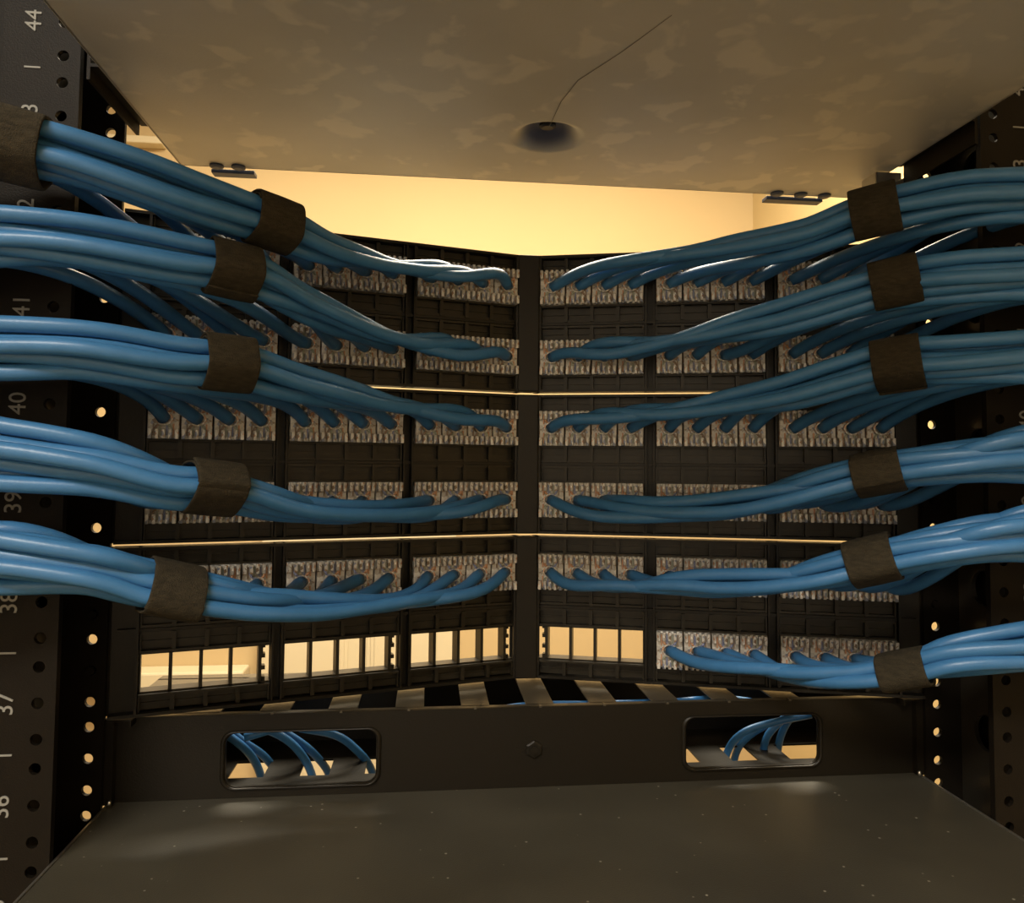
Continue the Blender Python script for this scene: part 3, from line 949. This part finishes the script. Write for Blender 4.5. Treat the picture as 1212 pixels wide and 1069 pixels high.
for (s, row), bd in BUN.items():
    side = 'left' if s < 0 else 'right'
    ordn = 'lowest' if (s < 0 and row == 4) else ordr[row]
    jl = [j for j in range(12) if (s, row, j) in jack_pos]
    pw = [tuple(pix(*q)) for q in bd['pts']]
    # lead off the frame, over the outer channel and down
    first = np.array(pw[0])
    lead = [first+np.array([s*.055, .0, -.006]), first+np.array([s*.022, 0, -.001])]
    lead = [np.array([s*.365, first[1]+.004, first[2]-.10]), np.array([s*.355, first[1], first[2]-.045]), np.array([s*.33, first[1], first[2]-.012])]
    cl = resample(catmull([*lead]+pw, 12), .004)
    N = len(cl)
    Tn = np.gradient(cl, axis=0)
    sx = s*cl[:, 0]                       # distance from the centre, decreasing
    zstr = pix(bd['strap'], 500, 0)
    # index of strap: closest in projected x
    def projx(P):
        d = Vector(P)-CAM
        return CX+F*d.dot(RT)/d.dot(FW)
    px_ = np.array([projx(c_) for c_ in cl])
    ks = int(np.argmin(np.abs(px_-bd['strap']+(9 if s < 0 else 0))))
    # breakout index of every cable
    brk = {}
    for j in jl:
        T = jack_pos[(s, row, j)]
        leadlen = .040+.014*rng.rand()+(.006 if j > 7 else 0)
        if j == 0: leadlen = .036
        if row == 0 and s > 0: leadlen += .012
        tgt = s*T.x+leadlen
        idx = int(np.argmin(np.abs(sx-tgt)))
        idx = max(idx, 12)
        if abs(idx-ks) < 4: idx = ks+4 if j < 8 else ks-4
        brk[j] = min(idx, N-3)
    # slots in the bundle; outer jacks sit low and far from the viewer
    lat = [(a_, b2) for a_ in np.arange(-3, 4) for b2 in np.arange(-3, 4)]
    hexp = np.array([((a_+.5*(b2 % 2))*2*CR, b2*1.732*CR) for a_, b2 in lat])+1e-5
    hexp = hexp[np.argsort(np.hypot(hexp[:, 0], hexp[:, 1]))][:len(jl)]
    up_first = (row in (0, 1, 2)) or row == 5
    key = hexp[:, 0]*(1.0 if up_first else -.8)-hexp[:, 1]*.7+rng.rand(len(jl))*CR*.8
    order = np.argsort(-key)              # first entries: high and near the viewer -> inner jacks
    slot = {j: hexp[order[i]] for i, j in enumerate(jl)}
    # stations
    pos = {j: [] for j in jl}
    live = list(jl)
    cur = relax(np.array([slot[j] for j in live]))
    for k in range(N):
        gone = [j for j in live if brk[j] <= k]
        if gone:
            keep = [i for i, j in enumerate(live) if j not in gone]
            live = [live[i] for i in keep]
            if not live: break
            cur = cur[keep]
            cur = cur-cur.mean(0)*.25
        cur = cur-cur.mean(0)*.15
        if k % 2 == 0:
            tgtp = relax(cur, it=6)+cur.mean(0)*.85
            cur = cur+(tgtp-cur)*.5
        ds = min(abs(k-ks)/14.0, 1.0)
        sw = 1.0+.05*ds*ds
        tw = math.radians(12)*math.sin((k-ks)*.06+row*1.3+s)+math.radians(7)*math.sin((k-ks)*.021+row)
        ct, st = math.cos(tw), math.sin(tw)
        for i, j in enumerate(live):
            p2 = cur[i]*sw
            wob = ds*.0016*np.array([math.sin(k*.11+j*2.1), math.sin(k*.09+j*3.7+1)])
            p2 = np.array([ct*p2[0]-st*p2[1], st*p2[0]+ct*p2[1]])+wob
            pos[j].append(p2)
    strap_pts = []
    nS, bS = frame_at(Tn[ks])
    for j in jl:
        pl = []
        arr = np.array(pos[j])
        if len(arr) > 7:
            kern = np.ones(5)/5
            for c_ in (0, 1):
                pad = np.r_[np.repeat(arr[0, c_], 2), arr[:, c_], np.repeat(arr[-1, c_], 2)]
                arr[:, c_] = np.convolve(pad, kern, 'valid')
        for k in range(len(arr)):
            n_, b__ = frame_at(Tn[k])
            pl.append(cl[k]+n_*arr[k, 0]+b__*arr[k, 1])
        if len(arr) > ks: strap_pts.append((arr[ks, 0], arr[ks, 1]))
        A = pl[-1]; tA = pl[-1]-pl[-4]; tA /= np.linalg.norm(tA)
        T = np.array(jack_pos[(s, row, j)])
        # direction into the jack: mostly straight in, still leaning from the outside
        inn = np.array([-s*(.25+.6*rng.rand()), 1.0, [-.5, -.4, -.75, .25, .5, .1][row]+.8*(rng.rand()-.5)])
        if row == 0 and s > 0: inn = np.array([-.95, .75, -.55])
        inn /= np.linalg.norm(inn)
        Lb = np.linalg.norm(T-A)
        if row == 0 and s > 0: h2r = .45
        else: h2r = .38
        h1 = min(.48*Lb, .04); h2 = min(h2r*Lb, .026)
        B1 = A+tA*h1; B2 = T-inn*h2
        nb = max(8, int(Lb/.004))
        for q in range(1, nb+1):
            t = q/nb
            pl.append((1-t)**3*A+3*(1-t)**2*t*B1+3*(1-t)*t*t*B2+t**3*T)
        bm = bmesh.new(); tube(bm, resample(np.array(pl), .0045), CR, 12)
        o = obj('network_cable', bm, M_cable, smooth=True)
        where = 'jack nearest the centre post' if j == 0 else '%sjack from centre post' % ords[j]
        tag(o, 'blue cable of the %s %s bundle ending at the %s' % (ordn, side, where), 'cable',
            'blue cables of the %s %s bundle' % (ordn, side))

    # strap round the bundle
    def make_strap(k, width, P2, label, thick=.0013, flap=0.0):
        n_, b__ = frame_at(Tn[k]); c0 = cl[k]; T_ = Tn[k]/np.linalg.norm(Tn[k])
        P2 = np.array(P2)
        # support outline of the discs, slightly rounded
        M_ = 48; outl = []
        for i in range(M_):
            an = 2*math.pi*i/M_
            d = np.array([math.cos(an), math.sin(an)])
            outl.append(max(P2 @ d)+CR+.0004)
        # outline from support function
        outl = np.array(outl)
        for _ in range(3): outl = (np.roll(outl, 1)+outl*2+np.roll(outl, -1))/4+.00005
        dh = (np.roll(outl, -1)-np.roll(outl, 1))/(4*math.pi/M_)
        ring = []
        for i in range(M_):
            an = 2*math.pi*i/M_
            d = np.array([math.cos(an), math.sin(an)]); e_ = np.array([-math.sin(an), math.cos(an)])
            ring.append((d*outl[i]+e_*dh[i], d))
        # seam: strap goes round once and overlaps a quarter turn with growing radius
        start = rng.randint(0, M_) if flap == 0 else int(flap)
        tot = M_+M_//5
        secs = []
        for q in range(tot+1):
            i = (start+q) % M_
            lift = 0 if q <= M_-3 else thick*1.15*min(1, (q-(M_-3))/3)
            p, d = ring[i]
            if q >= tot-1: pass
            secs.append((p+d*lift, d))
        bm = bmesh.new()
        W = [-.5, -.46, 0, .46, .5]
        vs = []
        for p, d in secs:
            row_ = []
            for wv in W:
                edge = .00025 if abs(wv) == .5 else 0
                sag = .0006*(1-(2*wv)**2)
                off = T_*wv*width
                pi_ = c0+off+n_*(p[0])+b__*(p[1])
                dd = n_*d[0]+b__*d[1]
                row_.append((bm.verts.new(pi_+dd*(edge)), bm.verts.new(pi_+dd*(thick-edge+sag*.3))))
            vs.append(row_)
        for a_, b2 in zip(vs[:-1], vs[1:]):
            for i in range(len(W)-1):
                bm.faces.new([a_[i][1], a_[i+1][1], b2[i+1][1], b2[i][1]])
                bm.faces.new([a_[i][0], a_[i+1][0], b2[i+1][0], b2[i][0]])
            for i in (0, len(W)-1):
                bm.faces.new([a_[i][0], a_[i][1], b2[i][1], b2[i][0]])
        for a_ in (vs[0], vs[-1]):
            for i in range(len(W)-1):
                bm.faces.new([a_[i][0], a_[i][1], a_[i+1][1], a_[i+1][0]])
        o = obj('cable_strap', bm, M_strap, smooth=False)
        md = o.modifiers.new('soft', 'BEVEL'); md.width = .0002; md.segments = 1
        return tag(o, label, 'cable strap', 'dark hook and loop straps')

    make_strap(ks, .0225, strap_pts, 'dark brown fabric strap round the %s %s bundle of blue cables' % (ordn, side)
               if not (s < 0 and row == 0) else 'dark fabric strap on the topmost left bundle, below the bright wall')
    if s < 0 and row == 0:
        k2 = int(np.argmin(np.abs(px_-12)))
        pp = [pos[j][k2] for j in jl if len(pos[j]) > k2]
        make_strap(k2, .030, pp, 'wide dark fabric strap at the left edge under the number 43', .0018)

# ------------------------------------------------------------------ patch cables inside the cable manager
inner = [
    # (list of (px, py, Y)), label
    ([(240, 850, .030), (272, 872, .034), (296, 893, .040), (309, 920, .046), (314, 960, .05)], 'leftmost thin blue cable seen in the left opening of the bar'),
    ([(255, 850, .040), (285, 876, .044), (312, 895, .050), (328, 918, .056), (338, 960, .06)], 'thin blue cable beside the leftmost in the left opening'),
    ([(300, 858, .030), (334, 872, .034), (356, 892, .040), (370, 920, .046), (376, 960, .05)], 'front one of the thin cable pair mid left opening'),
    ([(312, 856, .042), (345, 872, .046), (372, 893, .052), (390, 918, .058), (398, 960, .062)], 'rear one of the thin cable pair mid left opening'),
    ([(355, 862, .036), (396, 870, .040), (420, 886, .046), (440, 912, .052), (450, 960, .056)], 'rightmost thin blue cable seen in the left opening'),
    ([(960, 846, .030), (925, 853, .034), (882, 866, .040), (861, 890, .046), (852, 935, .05)], 'curved thin blue cable at the left of the right opening'),
    ([(950, 848, .044), (915, 856, .047), (888, 870, .050), (871, 892, .056), (865, 935, .06)], 'thin blue cable behind the curved one in the right opening'),
    ([(945, 838, .036), (926, 852, .040), (908, 872, .043), (903, 895, .048), (900, 935, .05)], 'thin blue cable in the middle of the right opening'),
    ([(948, 838, .046), (934, 852, .048), (924, 872, .052), (920, 895, .056), (918, 935, .06)], 'rightmost thin blue cable seen in the right opening'),
]
for pts, lab in inner:
    P_ = [np.array(pix(*q)) for q in pts]
    bm = bmesh.new(); tube(bm, resample(catmull(P_, 10), .004), .0023, 10)
    tag(obj('patch_cable', bm, M_cable2, smooth=True), lab, 'cable', 'thin cables inside the bar')
for i, (xa, xb, y, z, lab) in enumerate((( -.16, .04, .020, -.0085, 'thin blue cable lying under the left slots of the bar'),
                                         (-.05, .17, .034, -.0092, 'thin blue cable lying under the right slots of the bar'))):
    P_ = [np.array((xa+(xb-xa)*k/5, y+.006*math.sin(k*1.7+i), z-.0015*math.sin(k*2.1)-(.01 if k in (0, 5) else 0))) for k in range(6)]
    bm = bmesh.new(); tube(bm, resample(catmull(P_, 10), .004), .0023, 10)
    tag(obj('patch_cable', bm, M_cable2, smooth=True), lab, 'cable', 'thin cables inside the bar')
